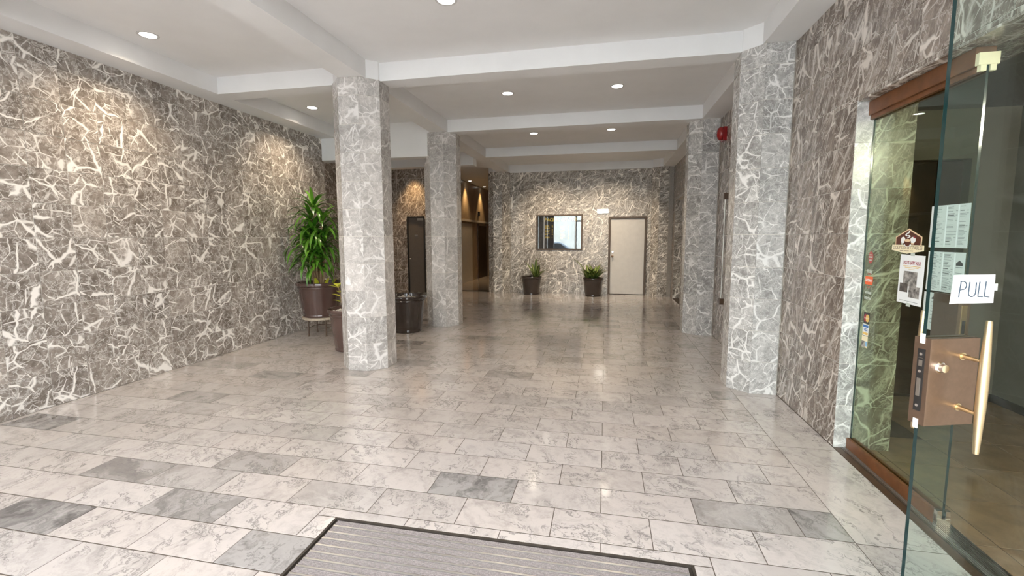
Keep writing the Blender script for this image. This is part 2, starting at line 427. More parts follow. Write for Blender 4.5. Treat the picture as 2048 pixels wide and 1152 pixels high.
def put_floor(x0, x1, y0, y1, near):
    g = .0024 if y0 < 6 else .003
    y0 += .0015; y1 -= .0015
    cx, cy = (x0 + x1) / 2, (y0 + y1) / 2
    tone = random.choice((0, 0, 0, 0, .1, .15, .25)) if random.random() > .06 else random.uniform(.4, .8)
    if cy < 4.3: tone = min(tone, .2)
    for dx, dy, dt in darks:
        if x0 < dx < x1 and y0 < dy < y1: tone = dt
    if 8.4 < cy < 9.3 and random.random() < .22: tone = .9
    if near:
        o = link(bpy.data.objects.new('floor_tile', slab_mesh(x1 - x0 - 2 * g, y1 - y0 - 2 * g, .005, 'floor_near', True, .0003)), fl)
        o.location = (cx, cy, random.uniform(-.0004, .0004)); o.color = (tone, tone, tone, 1)
    else:
        b0 = len(far_v); a = .0003
        for (px0, px1, py0, py1, z) in ((x0 + g, x1 - g, y0 + g, y1 - g, -.005), (x0 + g + a, x1 - g - a, y0 + g + a, y1 - g - a, 0)):
            far_v.extend([(px0, py0, z), (px1, py0, z), (px1, py1, z), (px0, py1, z)])
        fs = [(b0 + 4, b0 + 5, b0 + 6, b0 + 7)] + [(b0 + i, b0 + (i + 1) % 4, b0 + 4 + (i + 1) % 4, b0 + 4 + i) for i in range(4)]
        far_f.extend(fs); rr = random.random(); far_r.extend([rr] * 5); far_t.extend([tone] * 5)
pits = [MAT]
k = -13
while rowline(k) < 20.1:
    y0, y1 = rowline(k), min(rowline(k + 1), 20.15)
    if y1 < -.8: k += 1; continue
    x0l = XL + .002 if y0 < 8 else -6.3
    if y0 > 12.3: x0l = -4.9
    xend = XT if y0 < YB else -3.3
    if y0 < YB < y1: y1 = YB
    for a, b_ in zip(*(lambda g: (g, g[1:]))(grid(x0l, xend, 0. if k % 2 == 0 else FL / 2, FL))):
        for q in subtract((a, b_, max(y0, -.8), y1), pits):
            put_floor(*q, near=(1.2 < y1 and y0 < 6.6))
    k += 1
ys = grid(-.8, YB, 3.78, 1.17)
for a, b_ in zip(ys, ys[1:]):
    put_floor(XT, XR - .003, a, b_, near=(1.2 < b_ and a < 7))
me = bpy.data.meshes.new('far_floor_tiles'); me.from_pydata(far_v, [], far_f); me.materials.append(M['floor_far'])
for nm, dat in (('tile_rand', far_r), ('tile_tone', far_t)):
    at = me.attributes.new(nm, 'FLOAT', 'FACE'); at.data.foreach_set('value', dat)
ff = link(bpy.data.objects.new('far_floor_tiles', me), fl); ff['kind'] = 'stuff'

# ------------------------------------------------------------------ walls
wall('wall_left', 'x', XL, 1, -.8, 8.0, 0, ZB, mt='marble_left', start=3.336 - 3.225, tiles=(2.05, 8.0), thick=.2)
wall('wall_left_rear', 'x', -6.3, 1, 8.0, 12.3, 0, 3.6, mt='marble_left', start=.1, tiles=(8.6, 12.3))
box_l = struct(box('wall_left_return', (-6.3, -5.43, 7.8, 8.0, 0, 3.6), 'wgrout'))
DBL = (-5.52, -4.985, 0, 2.215)
wall('wall_back_left', 'y', 12.3, -1, -6.45, -4.9, 0, 3.6, holes=[DBL], mt='marble_right', start=-5.52, pitch=.3225, tiles=(-6.3, -4.9))
cw = struct(box('wall_corridor_left', (-5.05, -4.9, 12.46, 20, 0, 3.6), 'corridor'))
struct(box('wall_corridor_end', (-4.9, -3.3, 20.0, 20.15, 0, 3.6), 'corridor'))
struct(box('wall_corridor_right', (-3.33, -3.18, 13.45, 20.0, 0, 3.6), 'corridor'))
DIRH = (-1.965, -.645, 1.245, 2.255); DOORH = (.075, 1.105, 0, 2.175)
wall('wall_back', 'y', YB, -1, -3.33, XR + .2, 0, ZB, holes=[DIRH, DOORH], mt='marble_back', start=-2.65, tiles=(-2.83, 1.3), thick=.16)
OPEN = (1.93, 3.85, 0, 2.58); ELEV = (11.5, 12.7, 0, 2.56)
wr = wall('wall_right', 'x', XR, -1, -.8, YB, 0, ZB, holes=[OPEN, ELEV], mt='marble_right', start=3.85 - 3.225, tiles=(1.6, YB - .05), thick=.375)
# jamb and soffit of the shop opening (marble slabs; outer jamb strip paler for its daylight)
zs = grid(0, 2.58, ROW0, TP)
for a, b_ in zip(zs, zs[1:]):
    tile(wr, (1.7985, 3.848, (a + b_) / 2), .107, b_ - a - .003, -PI / 2, 'marble_pilaster')  # daylight on the outer jamb put into the colour as paler marble
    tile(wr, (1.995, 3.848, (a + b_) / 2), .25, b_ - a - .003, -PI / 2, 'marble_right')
ysf = grid(1.94, 3.84, .3, .645)
for a, b_ in zip(ysf, ysf[1:]):
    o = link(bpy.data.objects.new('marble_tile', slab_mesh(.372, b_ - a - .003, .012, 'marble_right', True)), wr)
    o.location = (1.933, (a + b_) / 2, 2.568); o.rotation_euler = (PI, 0, 0)
# lift recess in the right wall
for a, b_ in zip(zs, zs[1:]):
    tile(wr, (1.93, 12.688, min(2.56, (a + b_) / 2)), .36, b_ - a - .003, -PI / 2, 'marble_back')
lift = struct(bpy.data.objects.new('door_3', None)); COL.objects.link(lift); lift.location = (2.02, 12.1, 0)
for i, (a, b_) in enumerate(((-.595, -.003), (.003, .57))):
    box('door_leaf', (0, .03, a, b_, .01, 2.5), 'door_dark', lift)
box('frame', (-.02, .05, -.6, .59, 2.5, 2.56), 'brown_metal', lift); box('door_backing', (.05, .1, -.6, .6, 0, 2.56), 'black', lift)

# front of the lobby, behind the camera
struct(box('wall_added_dark_pier', (-4.12, -3.0, -.85, -.7, 0, 3.45), 'black'))  # unseen black pier, added so the directory glass reflects something dark
fr = struct(bpy.data.objects.new('window_1', None)); COL.objects.link(fr); fr.location = (0, -.78, 0)
for x in (-5.15, -1.72, 1.65): box('mullion', (x - .05, x + .05, -.04, .04, 0, 3.44), 'black', fr)
box('transom', (-1.67, 1.6, -.04, .04, 2.5, 2.58), 'black', fr)

# ------------------------------------------------------------------ ceiling
ce = struct(box('ceiling', (-5.45, 2.12, -.85, 13.44, ZC, ZC + .12), 'paint'))
def beam(x0, x1, y0, y1, z0=ZB, z1=ZC, name='beam'): return box(name, (x0, x1, y0, y1, z0, z1), 'paint', ce)
beam(XL - .2, -4.9, -.85, 7.93)                          # kerb along the left wall
beam(-3.05, -2.75, -.85, 13.44)                         # long beam over the columns
beam(1.455, XR + .375, -.85, 13.44)                     # beam along the right wall
CY = [5.32, 8.15]
for y in (2.56, 5.235, 7.93, 10.58):
    if y < 7: beam(-4.9, -3.05, y, y + .265)
    beam(-2.75, 1.455, y, y + .265)
beam(-2.75, 1.455, 13.2, 13.44)
beam(-5.43, -3.05, 7.93, 8.2, 3.06, ZC, 'bulkhead')
beam(-6.45, -3.05, 8.2, 20.15, 3.6, 3.72, 'rear_ceiling')
beam(-6.45, -3.05, 10.58, 10.85, 3.30, 3.6)
OT = math.tan(PI / 8)
def octo(cx, cy, h):
    return [(cx + h / math.cos(PI / 8) * math.cos(PI / 8 + i * PI / 4), cy + h / math.cos(PI / 8) * math.sin(PI / 8 + i * PI / 4)) for i in range(8)]
def prism(name, pts, z0, z1, mt, parent, loc=(0, 0, 0)):
    n = len(pts); v = [(x - loc[0], y - loc[1], z) for z in (z0, z1) for x, y in pts]
    f = [tuple(range(n))[::-1], tuple(range(n, 2 * n))] + [(i, (i + 1) % n, n + (i + 1) % n, n + i) for i in range(n)]
    return mobj(name, v, f, mt, parent)
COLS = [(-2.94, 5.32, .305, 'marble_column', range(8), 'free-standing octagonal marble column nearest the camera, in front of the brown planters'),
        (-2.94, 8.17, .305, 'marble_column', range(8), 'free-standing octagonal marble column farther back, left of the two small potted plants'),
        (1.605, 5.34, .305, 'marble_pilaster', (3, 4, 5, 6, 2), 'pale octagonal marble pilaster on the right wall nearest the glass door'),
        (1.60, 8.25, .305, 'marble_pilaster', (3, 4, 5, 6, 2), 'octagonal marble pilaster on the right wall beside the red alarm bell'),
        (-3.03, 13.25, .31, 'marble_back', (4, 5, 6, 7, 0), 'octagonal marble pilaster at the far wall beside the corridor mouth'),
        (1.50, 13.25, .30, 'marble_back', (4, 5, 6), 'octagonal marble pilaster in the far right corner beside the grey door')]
for cx, cy, h, mt, faces, lab in COLS:
    e = thing('marble_column', lab, 'column', (cx, cy, 0))
    prism('core', octo(cx, cy, h - .004), 0, ZB, 'wgrout', e, (cx, cy))
    side = 2 * h * OT
    zg = grid(0, ZB, ROW0, TP)
    for fi in faces:
        ang = fi * PI / 4
        for a, b_ in zip(zg, zg[1:]):
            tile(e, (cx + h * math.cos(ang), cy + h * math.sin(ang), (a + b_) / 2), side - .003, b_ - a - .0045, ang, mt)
    prism('column_head', octo(cx, cy, h - .012), ZB, ZC, 'paint', ce)

# ------------------------------------------------------------------ ceiling downlights
def downlight(x, y, z, label, power=SPOT_W, r=.088, group='round recessed downlights', col=WARM, size=135, tilt=0):
    e = thing('ceiling_light', label, 'ceiling light', (x, y, z), group=group)
    bm = bmesh.new(); lathe(bm, [(r * .80, .0), (r * .84, -.004), (r, -.006), (r * 1.08, -.004), (r * 1.1, .0)], 28)
    bobj('trim_ring', bm, 'white_trim', e, True)
    bm = bmesh.new(); bmesh.ops.create_circle(bm, cap_ends=True, segments=28, radius=r * .82)
    bobj('lens', bm, 'lens', e, loc=(0, 0, -.003))
    ld = bpy.data.lights.new('lamp', 'SPOT'); ld.energy = power; ld.color = col; ld.spot_size = math.radians(size); ld.spot_blend = .9; ld.shadow_soft_size = .06
    lo = link(bpy.data.objects.new('lamp', ld), e); lo.location = (0, 0, -.03); lo.rotation_euler = (math.radians(tilt), 0, 0)
M['white_trim'] = plain('white_trim', (.62, .61, .60), .4, vary=.03)
for x, y, lab in [(-4.56, 4.04, 'large round downlight in the nearest ceiling bay above the left marble wall'),
                  (-4.57, 6.73, 'round downlight seen just left of the nearest column'),
                  (-1.41, 6.70, 'round downlight in the second ceiling bay, the one nearer the columns'),
                  (.12, 6.71, 'round downlight in the second ceiling bay, the one nearer the right wall'),
                  (-1.43, 9.31, 'small round downlight in the third ceiling bay, nearer the columns'),
                  (.07, 9.31, 'small round downlight in the third ceiling bay, nearer the right wall'),
                  (-1.39, 4.03, 'downlight cut off by the top edge of the picture')]:
    downlight(x, y, ZC, lab, (SPOT_W if x < -3 else 40) if y < 6 else (90 if x < -3 else 34) if y < 8 else 18)
downlight(.12, 4.03, ZC, 'downlight above the entrance mat', 40)
for x, w_ in ((-1.43, 'nearer the columns'), (.07, 'nearer the right wall')): downlight(x, 11.55, ZC, 'downlight hidden behind the last ceiling beam, ' + w_, 200, tilt=30, size=95)  # lamps added out of sight to brighten the back wall
downlight(-5.25, 12.0, 3.6, 'warm spot above the dark door at the rear left', 120, .06, 'corridor spotlights', (1, .66, .32), 80)
downlight(-4.72, 15.9, 3.6, 'warm corridor spot nearer the lobby', 120, .06, 'corridor spotlights', (1, .66, .32), 75)
downlight(-4.72, 17.9, 3.6, 'warm corridor spot farther down the corridor', 120, .06, 'corridor spotlights', (1, .66, .32), 75)

# ------------------------------------------------------------------ doors at the back
d1 = struct(bpy.data.objects.new('door_1', None)); COL.objects.link(d1); d1.location = (.59, YB, 0)
x0, x1, z1 = -.515, .515, 2.175
bm = bmesh.new(); bx(bm, x0, x0 + .055, -.03, .12, 0, z1, .004); bx(bm, x1 - .055, x1, -.03, .12, 0, z1, .004); bx(bm, x0 + .055, x1 - .055, -.03, .12, z1 - .055, z1, .004)
bobj('door_frame', bm, 'frame_brown', d1)
box('door_backing', (x0, x1, .12, .16, -.01, z1), 'black', d1)  # black panel added to keep outside light from showing round the leaf
lf = box('door_leaf', (x0 + .058, x1 - .058, .01, .05, .012, z1 - .058), 'door_grey', d1, .003)
bm = bmesh.new(); tube(bm, (x0 + .115, .01, 1.075), (x0 + .115, -.012, 1.075), .032, n=20); tube(bm, (x0 + .115, -.01, 1.075), (x0 + .115, -.05, 1.075), .013, .02, n=16)
bmesh.ops.create_uvsphere(bm, u_segments=16, v_segments=10, radius=.027, matrix=Matrix.Translation((x0 + .115, -.055, 1.075)))
k_ = bobj('door_knob', bm, 'bronze', lf, True)
bm = bmesh.new(); tube(bm, (x0 + .122, .01, 1.20), (x0 + .122, -.012, 1.20), .026, .022, n=20); bobj('deadbolt', bm, 'chrome', lf, True)
d2 = struct(bpy.data.objects.new('door_2', None)); COL.objects.link(d2); d2.location = (-5.2525, 12.3, 0)
bm = bmesh.new(); bx(bm, -.267, -.235, -.02, .12, 0, 2.215); bx(bm, .235, .267, -.02, .12, 0, 2.215); bx(bm, -.235, .235, -.02, .12, 2.18, 2.215)
bobj('door_frame', bm, 'black', d2)
box('door_backing', (-.267, .267, .12, .15, -.01, 2.215), 'black', d2)
lf = box('door_leaf', (-.233, .233, .02, .06, .01, 2.178), 'door_dark', d2, .003)
bm = bmesh.new(); tube(bm, (-.175, .02, 1.02), (-.175, -.03, 1.02), .012, n=12); bmesh.ops.create_uvsphere(bm, u_segments=14, v_segments=8, radius=.028, matrix=Matrix.Translation((-.175, -.04, 1.02)))
bobj('door_knob', bm, 'chrome', lf, True)
box('door_closer', (.05, .22, -.02, .018, 2.10, 2.16), 'steel', lf, .004)
box('number_plate', (-.05, .05, .012, .02, 1.66, 1.70), 'steel', lf)
# corridor fittings
box('dado_rail', (-4.9, -4.86, 12.46, 20, 2.19, 2.26), 'door_grey', cw)
d4 = struct(bpy.data.objects.new('door_4', None)); COL.objects.link(d4); d4.location = (-4.9, 18.15, 0)
box('door_leaf', (.0, .02, -.62, .62, .0, 2.07), 'wood_dark', d4); box('door_frame', (.0, .045, -.7, -.62, 0, 2.14), 'brown_metal', d4); box('door_frame', (.0, .045, .62, .7, 0, 2.14), 'brown_metal', d4)
bm = bmesh.new(); bx(bm, -4.9, -4.885, 15.2, 16.7, .0, 2.12); pn = bobj('panel', bm, 'door_grey', cw)
tag(box('alarm_box', (-4.9, -4.85, 17.55, 17.70, 2.45, 2.62), 'black', None, .006), 'small black box on the warm corridor wall above the dado rail', 'alarm box')

# ------------------------------------------------------------------ directory board
e = thing('directory_board', 'dark glass directory with gold lettering set in the far marble wall', 'directory', (-1.305, YB, 1.245))
w2, hh = .66, 1.01
bm = bmesh.new(); F_ = .04
bx(bm, -w2, -w2 + F_, -.025, .14, 0, hh, .004); bx(bm, w2 - F_, w2, -.025, .14, 0, hh, .004); bx(bm, -w2 + F_, w2 - F_, -.025, .14, 0, F_, .004); bx(bm, -w2 + F_, w2 - F_, -.025, .14, hh - F_, hh, .004)
bobj('frame', bm, 'frame_brown', e)
bk = box('board', (-w2 + F_, w2 - F_, .10, .13, F_, hh - F_), 'black', e)
TX = Matrix(((1, 0, 0, 0), (0, 0, -1, 0), (0, 1, 0, 0), (0, 0, 0, 1)))   # text plane -> facing -Y
text('lettering', 'PACIFIC CENTER', .135, 'gold', e, Matrix.Translation((.02, .097, .865)) @ TX, bold=.004, shear=.25, width=.93)
bm = bmesh.new(); random.seed(3)
for col0, wd in ((-.42, .15), (-.22, .035), (.02, .15), (.24, .035)):
    z = .70
    while z > .30:
        if random.random() < .75: bx(bm, col0, col0 + wd * random.uniform(.5, 1), .094, .1, z, z + .011)
        z -= .024
bobj('listing', bm, 'gold', e)['kind'] = 'stuff'
box('glass', (-w2 + F_, w2 - F_, .03, .036, F_, hh - F_), 'dir_glass', e)
bm = bmesh.new(); bx(bm, -.445, -.43, .02, .03, F_, hh - F_); bobj('glazing_bar', bm, 'steel', e)
box('glazing_bar', (.455, .468, .02, .03, F_, hh - F_), 'steel', e)

# exit lamp
e = thing('exit_light', 'small glowing white light on the far wall above the grey door', 'exit light', (-.09, YB - .002, 2.27))
box('housing', (-.16, .16, -.025, 0, 0, .125), 'paint', e, .006)
box('diffuser', (-.145, .145, -.055, -.025, .015, .11), 'exit_glow', e, .008)

# alarm bell
e = thing('alarm_bell', 'red fire alarm bell high on the right wall', 'alarm bell', (XR - .001, 7.66, 3.16))
box('back_box', (-.055, 0, -.075, .075, -.115, .09), 'red', e, .008)
bm = bmesh.new()
prof = [(.10, 0), (.102, .012), (.098, .03), (.08, .052), (.05, .066), (.012, .07), (0.001, .07)]
lathe(bm, prof, 28); bmesh.ops.transform(bm, matrix=Matrix.Translation((-.06, 0, .0)) @ Matrix.Rotation(-PI / 2, 4, 'Y'), verts=bm.verts)
g_ = bobj('gong', bm, 'red', e, True)
bm = bmesh.new(); tube(bm, (-.13, 0, 0), (-.14, 0, 0), .012, n=12); bobj('screw', bm, 'chrome', g_)

# slim rail
e = thing('wall_rod', 'slim upright metal rod on the brown right wall between two pilasters', 'metal rod', (XR - .001, 7.37, 0))
bm = bmesh.new(); tube(bm, (-.035, 0, .66), (-.035, 0, 2.2), .009, n=10); bobj('rod', bm, 'steel', e, True)
for z in (.60, 2.16): box('bracket', (-.06, 0, -.03, .03, z, z + .09), 'brown_metal', e, .004)

# ------------------------------------------------------------------ entrance mat
e = thing('entrance_mat', 'ribbed grey entrance mat sunk in the marble floor', 'mat', (0, 0, 0))
x0, x1, y0, y1 = MAT
box('mat_well', (x0 + .001, x1 - .001, y0 + .001, y1 - .001, -.0155, -.013), 'rubber', e)
bm = bmesh.new(); g = .012
bx(bm, x0 + .001, x0 + g, y0 + .001, y1 - .001, -.013, -.001); bx(bm, x1 - g, x1 - .001, y0 + .001, y1 - .001, -.013, -.001); bx(bm, x0 + g, x1 - g, y1 - g, y1 - .001, -.013, -.001)
bobj('edge_frame', bm, 'rubber', e)
def tread():
    v, f = [], []
    n = 5; w = .044; xs = (x0 + .03, x1 - .03)
    prof = [(-w / 2, -.013), (-w / 2, -.004)]
    for i in range(n):
        a = -w / 2 + w * i / n; prof += [(a + w / n * .2, -.001), (a + w / n * .7, -.001), (a + w / n * .95, -.004)]
    prof += [(w / 2, -.013)]
    for X in xs:
        for y, z in prof: v.append((X, y, z))
    m_ = len(prof)
    f = [(i, i + 1, m_ + i + 1, m_ + i) for i in range(m_ - 1)] + [tuple(range(m_)), tuple(range(m_, 2 * m_))[::-1]]
    me = bpy.data.meshes.new('tread_strip'); me.from_pydata(v, [], f); me.materials.append(M['carpet']); me.update(); return me
tm = tread(); rm = None
y = y1 - .045; i = 0
while y > 1.0:
    o = link(bpy.data.objects.new('tread_strip', tm), e); o.location = (0, y, 0)
    if rm is None:
        rb = box('metal_rail', (x0 + .03, x1 - .03, -.0055, .0055, -.013, .0012), 'alu', e); rb.location = (0, y - .027, 0); rm = rb.data
    else:
        o = link(bpy.data.objects.new('metal_rail', rm), e); o.location = (0, y - .027, 0)
    y -= .054

# ------------------------------------------------------------------ pots and plants
def pot_profile(r, h):
    return [(0.0, h * .06 + .0), (r * .70, h * .0), (r * .735, h * .012), (r * .75, h * .05), (r * .735, h * .075), (r * .74, h * .09), (r * .76, h * .14), (r * .90, h * .80), (r * .915, h * .83),
            (r * .935, h * .845), (r * .94, h * .87), (r * .925, h * .885), (r * .95, h * .905), (r * .99, h * .925), (r, h * .955), (r * .99, h * .985), (r * .965, h), (r * .93, h * .99), (r * .91, h * .95), (r * .89, h * .86), (0, h * .86)]
def pot(e, r, h, z0, mt='pot'):
    bm = bmesh.new(); pr = pot_profile(r, h); pr[0] = (.001, 0); pr[-1] = (.001, h * .86)
    lathe(bm, pr[:-1], 56); o = bobj('pot', bm, mt, e, True); o.location = (0, 0, z0)
    bm = bmesh.new(); bmesh.ops.create_circle(bm, cap_ends=True, segments=40, radius=r * .893)
    for v in bm.verts: v.co.z += 0
    so = bobj('soil', bm, 'soil', e); so.location = (0, 0, z0 + h * .88)
    return o
def leaf(e, base, az, el, Ln, Wd, droop, mt, nseg=7, fold=.22, name='leaf', roll=0., xmin=None):
    v, f, uv = [], [], []
    p = Vector(base); sd = Vector((-math.sin(az), math.cos(az), 0))
    for i in range(nseg + 1):
        t = i / nseg
        a = el - droop * t ** 1.15
        d = Vector((math.cos(az) * math.cos(a), math.sin(az) * math.cos(a), math.sin(a)))
        nrm = d.cross(sd)
        w = Wd * .5 * min(1., .42 + 2.2 * t) * max(0., 1 - t ** 2.4) ** .75
        w = max(w, .001)
        s2 = (sd * math.cos(roll) + nrm * math.sin(roll))
        v += [p + s2 * w, p - Vector((0, 0, 1)) * fold * w, p - s2 * w]; uv += [(0, t), (.5, t), (1, t)]
        p = p + d * (Ln / nseg)
    if xmin is not None: v = [Vector((max(q.x, xmin - .02 * (1 - math.exp(-max(0, xmin - q.x) * 8))), q.y, q.z)) for q in v]
    for i in range(nseg):
        b0 = i * 3; f += [(b0, b0 + 1, b0 + 4, b0 + 3), (b0 + 1, b0 + 2, b0 + 5, b0 + 4)]
    me = bpy.data.meshes.new(name); me.from_pydata([tuple(q) for q in v], [], f); me.materials.append(M[mt])
    ul = me.uv_layers.new(name='UVMap')
    for lp in me.loops: ul.data[lp.index].uv = uv[lp.vertex_index]
    me.polygons.foreach_set('use_smooth', [True] * len(me.polygons)); me.update()
    return link(bpy.data.objects.new(name, me), e)

# tall dracaena on its stand
random.seed(21)
SX, SY = -4.675, 6.86; PZ = .318
e = thing('plant_stand', 'low metal stand carrying the big brown pot', 'plant stand', (SX, SY, 0))
bm = bmesh.new(); lathe(bm, [(.001, .278), (.285, .278), (.295, .29), (.30, .312), (.293, .316), (.001, .316)], 40); bobj('tray', bm, 'tray', e, True)
for a in (-118, -38, 52, 142):
    bm = bmesh.new(); c_, s_ = math.cos(math.radians(a)), math.sin(math.radians(a))
    tube(bm, (.225 * c_, .225 * s_, 0), (.225 * c_, .225 * s_, .278), .011, n=8); tube(bm, (.225 * c_, .225 * s_, 0), (.225 * c_, .225 * s_, .012), .018, n=10)
    bobj('leg', bm, 'brown_metal', e, True)
for a in (-118, -38, 52, 142):
    b2 = math.radians(a + 90); a = math.radians(a)
    bm = bmesh.new(); tube(bm, (.225 * math.cos(a), .225 * math.sin(a), .135), (.225 * math.cos(b2), .225 * math.sin(b2), .135), .006, n=6); bobj('stretcher', bm, 'brown_metal', e, True)
e = thing('potted_dracaena', 'tall bushy green dracaena in a glossy brown pot against the left wall', 'potted plant', (SX, SY, PZ))
pot(e, .375, .575, 0)
ph = .575 * .88
heads = [(-.03, -.03, 2.16, 24, 1.0), (-.12, .02, 1.98, 26, 1.0), (.12, -.03, 1.93, 26, 1.0), (.0, -.10, 1.78, 30, 1.05), (-.16, -.06, 1.66, 28, 1.05), (.17, -.05, 1.62, 28, 1.05), (.03, -.13, 1.52, 30, 1.05), (.0, .08, 1.6, 20, 1.), (-.1, -.12, 1.36, 24, .95), (.12, -.12, 1.33, 24, .95), (.0, -.16, 1.28, 22, .9)]
for hx, hy, hz, nl, sc in heads:
    z1 = hz - PZ
    bm = bmesh.new(); tube(bm, (hx * .45, hy * .45, ph - .01), (hx, hy, z1), .02, .014, n=8); bobj('cane', bm, 'cane', e, True)
    for i in range(nl):
        t = i / nl
        az = i * 2.39996 + random.uniform(-.25, .25)
        zz = z1 - .20 + .22 * t
        el = .15 + 1.1 * t ** 1.3 + random.uniform(-.12, .12)
        Ln = (.60 - .24 * t) * random.uniform(.85, 1.1) * sc
        if math.cos(az) < -.3: Ln *= .92
        leaf(e, (hx + .015 * math.cos(az), hy + .015 * math.sin(az), zz), az, el, Ln, random.uniform(.055, .078), 1.95 - .95 * t + random.uniform(-.15, .25), 'leaf', nseg=7, xmin=-.50)
for az, r_ in ((-1.2, .16), (-.5, .2), (-.2, .27)):
    leaf(e, (r_ * math.cos(az), r_ * math.sin(az), ph), az, 1.2, random.uniform(.16, .22), .075, .8, 'leaf3', 5)

# planter half hidden by the nearest column
e = thing('planter', 'brown planter with white stones half hidden on the left of the nearest column', 'planter', (-3.60, 6.02, 0))
pot(e, .335, .61, 0)
for i in range(42):
    a, r_ = random.uniform(0, 2 * PI), .27 * math.sqrt(random.random())
    bm = bmesh.new(); s_ = random.uniform(.022, .042)
    bmesh.ops.create_icosphere(bm, subdivisions=1, radius=s_)
    for v in bm.verts: v.co = Vector((v.co.x * random.uniform(.85, 1.25), v.co.y * random.uniform(.85, 1.25), v.co.z * .7))
    o = bobj('stone', bm, 'pebble', e, True); o.location = (r_ * math.cos(a), r_ * math.sin(a), .61 * .88 + s_ * .45)
bm = bmesh.new(); tube(bm, (-.10, -.05, .53), (-.16, -.06, .92), .008, .005, n=6); bobj('stem', bm, 'cane', e, True)
for z_, az, Ln in ((.92, 2.6, .16), (.90, 3.5, .15), (.78, 3.2, .13), (.70, 3.6, .12), (.84, -1.2, .15), (.94, 1.5, .14), (.93, -.4, .16)):
    leaf(e, (-.12 - (z_ - .53) * .1, -.055, z_), az, .5, Ln, .075, .7, 'leaf3', 5)

# dark planter with plastic liner to the right of the column
e = thing('planter', 'black planter with a clear plastic liner just right of the nearest column', 'planter', (-3.36, 7.39, 0))
pot(e, .335, .635, 0, 'pot_dark')
bm = bmesh.new(); n = 60; rows = []
prof = [(.345, .30, .004), (.343, .46, .010), (.348, .585, .010), (.352, .63, .012), (.335, .655, .022), (.29, .63, .012), (.27, .60, .01)]
prof[0] = (.262, .10, .006); prof[1] = (.305, .45, .010); prof[2] = (.322, .55, .010)
for r_, z_, am in prof:
    rows.append([bm.verts.new(((r_ + am * math.sin(11 * a) + am * .7 * random.uniform(-1, 1)) * math.cos(a), (r_ + am * math.sin(11 * a)) * math.sin(a), z_ + am * random.uniform(-1, 1))) for a in [2 * PI * i / n for i in range(n)]])
for a, b_ in zip(rows[2:], rows[3:]):
    for i in range(n): bm.faces.new((a[i], a[(i + 1) % n], b_[(i + 1) % n], b_[i]))
for i in range(n):
    if 43 <= i <= 56:
        for a, b_ in zip(rows[:3], rows[1:3]): bm.faces.new((a[i], a[i + 1], b_[i + 1], b_[i]))
for v in [v for v in bm.verts if not v.link_faces]: bm.verts.remove(v)
bobj('plastic_liner', bm, 'liner', e, True)
for i in range(34):
    a, r_ = random.uniform(0, 2 * PI), .25 * math.sqrt(random.random()); s_ = random.uniform(.02, .04)
    bm = bmesh.new(); bmesh.ops.create_icosphere(bm, subdivisions=1, radius=s_)
    for v in bm.verts: v.co = Vector((v.co.x * random.uniform(.8, 1.3), v.co.y * random.uniform(.8, 1.3), v.co.z * .6))
    o = bobj('stone', bm, 'pebble', e, True); o.location = (r_ * math.cos(a), r_ * math.sin(a), .635 * .88 + s_ * .5)

# two pots at the far wall
def small_plant(loc, label, specs, r=.297, h=.515):
    e = thing('potted_plant', label, 'potted plant', loc, group='pots at the far wall')
    pot(e, r, h, 0, 'pot_dark')
    for bx_, by_, az, el, Ln, Wd, dr in specs:
        leaf(e, (bx_, by_, h * .86), az, el, Ln * 1.4, Wd * 1.45, dr * .9, 'leaf2', 6, .15)
    return e
sp1 = [(.14, -.02, -1.5, 1.5, .44, .085, .25), (.12, -.05, 2.75, 1.15, .40, .09, .55), (.15, -.06, -.35, .95, .33, .10, .9), (.16, -.08, -.75, 1.0, .34, .09, 1.1), (.14, -.1, -1.9, 1.05, .27, .08, .9), (.17, .05, .25, 1.05, .33, .095, .9), (.13, 0, 1.6, 1.2, .34, .08, .6), (.13, -.1, -2.5, .9, .22, .07, .9), (.16, -.04, -1.1, 1.25, .36, .09, .5), (.1, .02, 2.2, 1.3, .36, .085, .5), (.18, 0, .0, .8, .3, .09, .8)]
small_plant((-2.05, 12.93, 0), 'dark brown pot with a sparse striped plant below the directory', sp1)
random.seed(5)
sp2 = [(-.1, -.05, 2.9, 1.15, .56, .10, .75), (-.1, -.08, -2.9, .85, .42, .09, 1.2)]
for i in range(30):
    az = i * 2.4; t = i / 30
    bxx = random.uniform(-.15, .08); sp2.append((bxx, random.uniform(-.14, .08), az + random.uniform(-.3, .3), random.uniform(.75, 1.4), random.uniform(.24, .42), random.uniform(.07, .1), random.uniform(.7, 1.4)))
small_plant((-.315, 12.80, 0), 'dark brown pot with a bushy striped plant beside the grey door', sp2, .29, .51)

# ------------------------------------------------------------------ shop behind the glass
GX = 1.86
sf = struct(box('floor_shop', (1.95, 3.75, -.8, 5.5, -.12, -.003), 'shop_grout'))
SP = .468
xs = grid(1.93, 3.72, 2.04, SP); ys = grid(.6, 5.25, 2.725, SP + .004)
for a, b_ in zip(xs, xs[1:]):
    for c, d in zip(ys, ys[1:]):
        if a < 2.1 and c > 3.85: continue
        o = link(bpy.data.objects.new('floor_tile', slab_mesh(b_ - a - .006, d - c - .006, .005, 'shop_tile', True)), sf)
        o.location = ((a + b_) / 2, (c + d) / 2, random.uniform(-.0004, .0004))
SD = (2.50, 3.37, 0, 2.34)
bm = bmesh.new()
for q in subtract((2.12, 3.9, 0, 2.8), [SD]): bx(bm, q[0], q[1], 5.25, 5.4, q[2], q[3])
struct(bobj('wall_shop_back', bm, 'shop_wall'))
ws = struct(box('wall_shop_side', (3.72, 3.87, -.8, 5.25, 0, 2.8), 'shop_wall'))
struct(box('baseboard_shop', (3.705, 3.72, -.8, 5.24, 0, .075), 'black'))
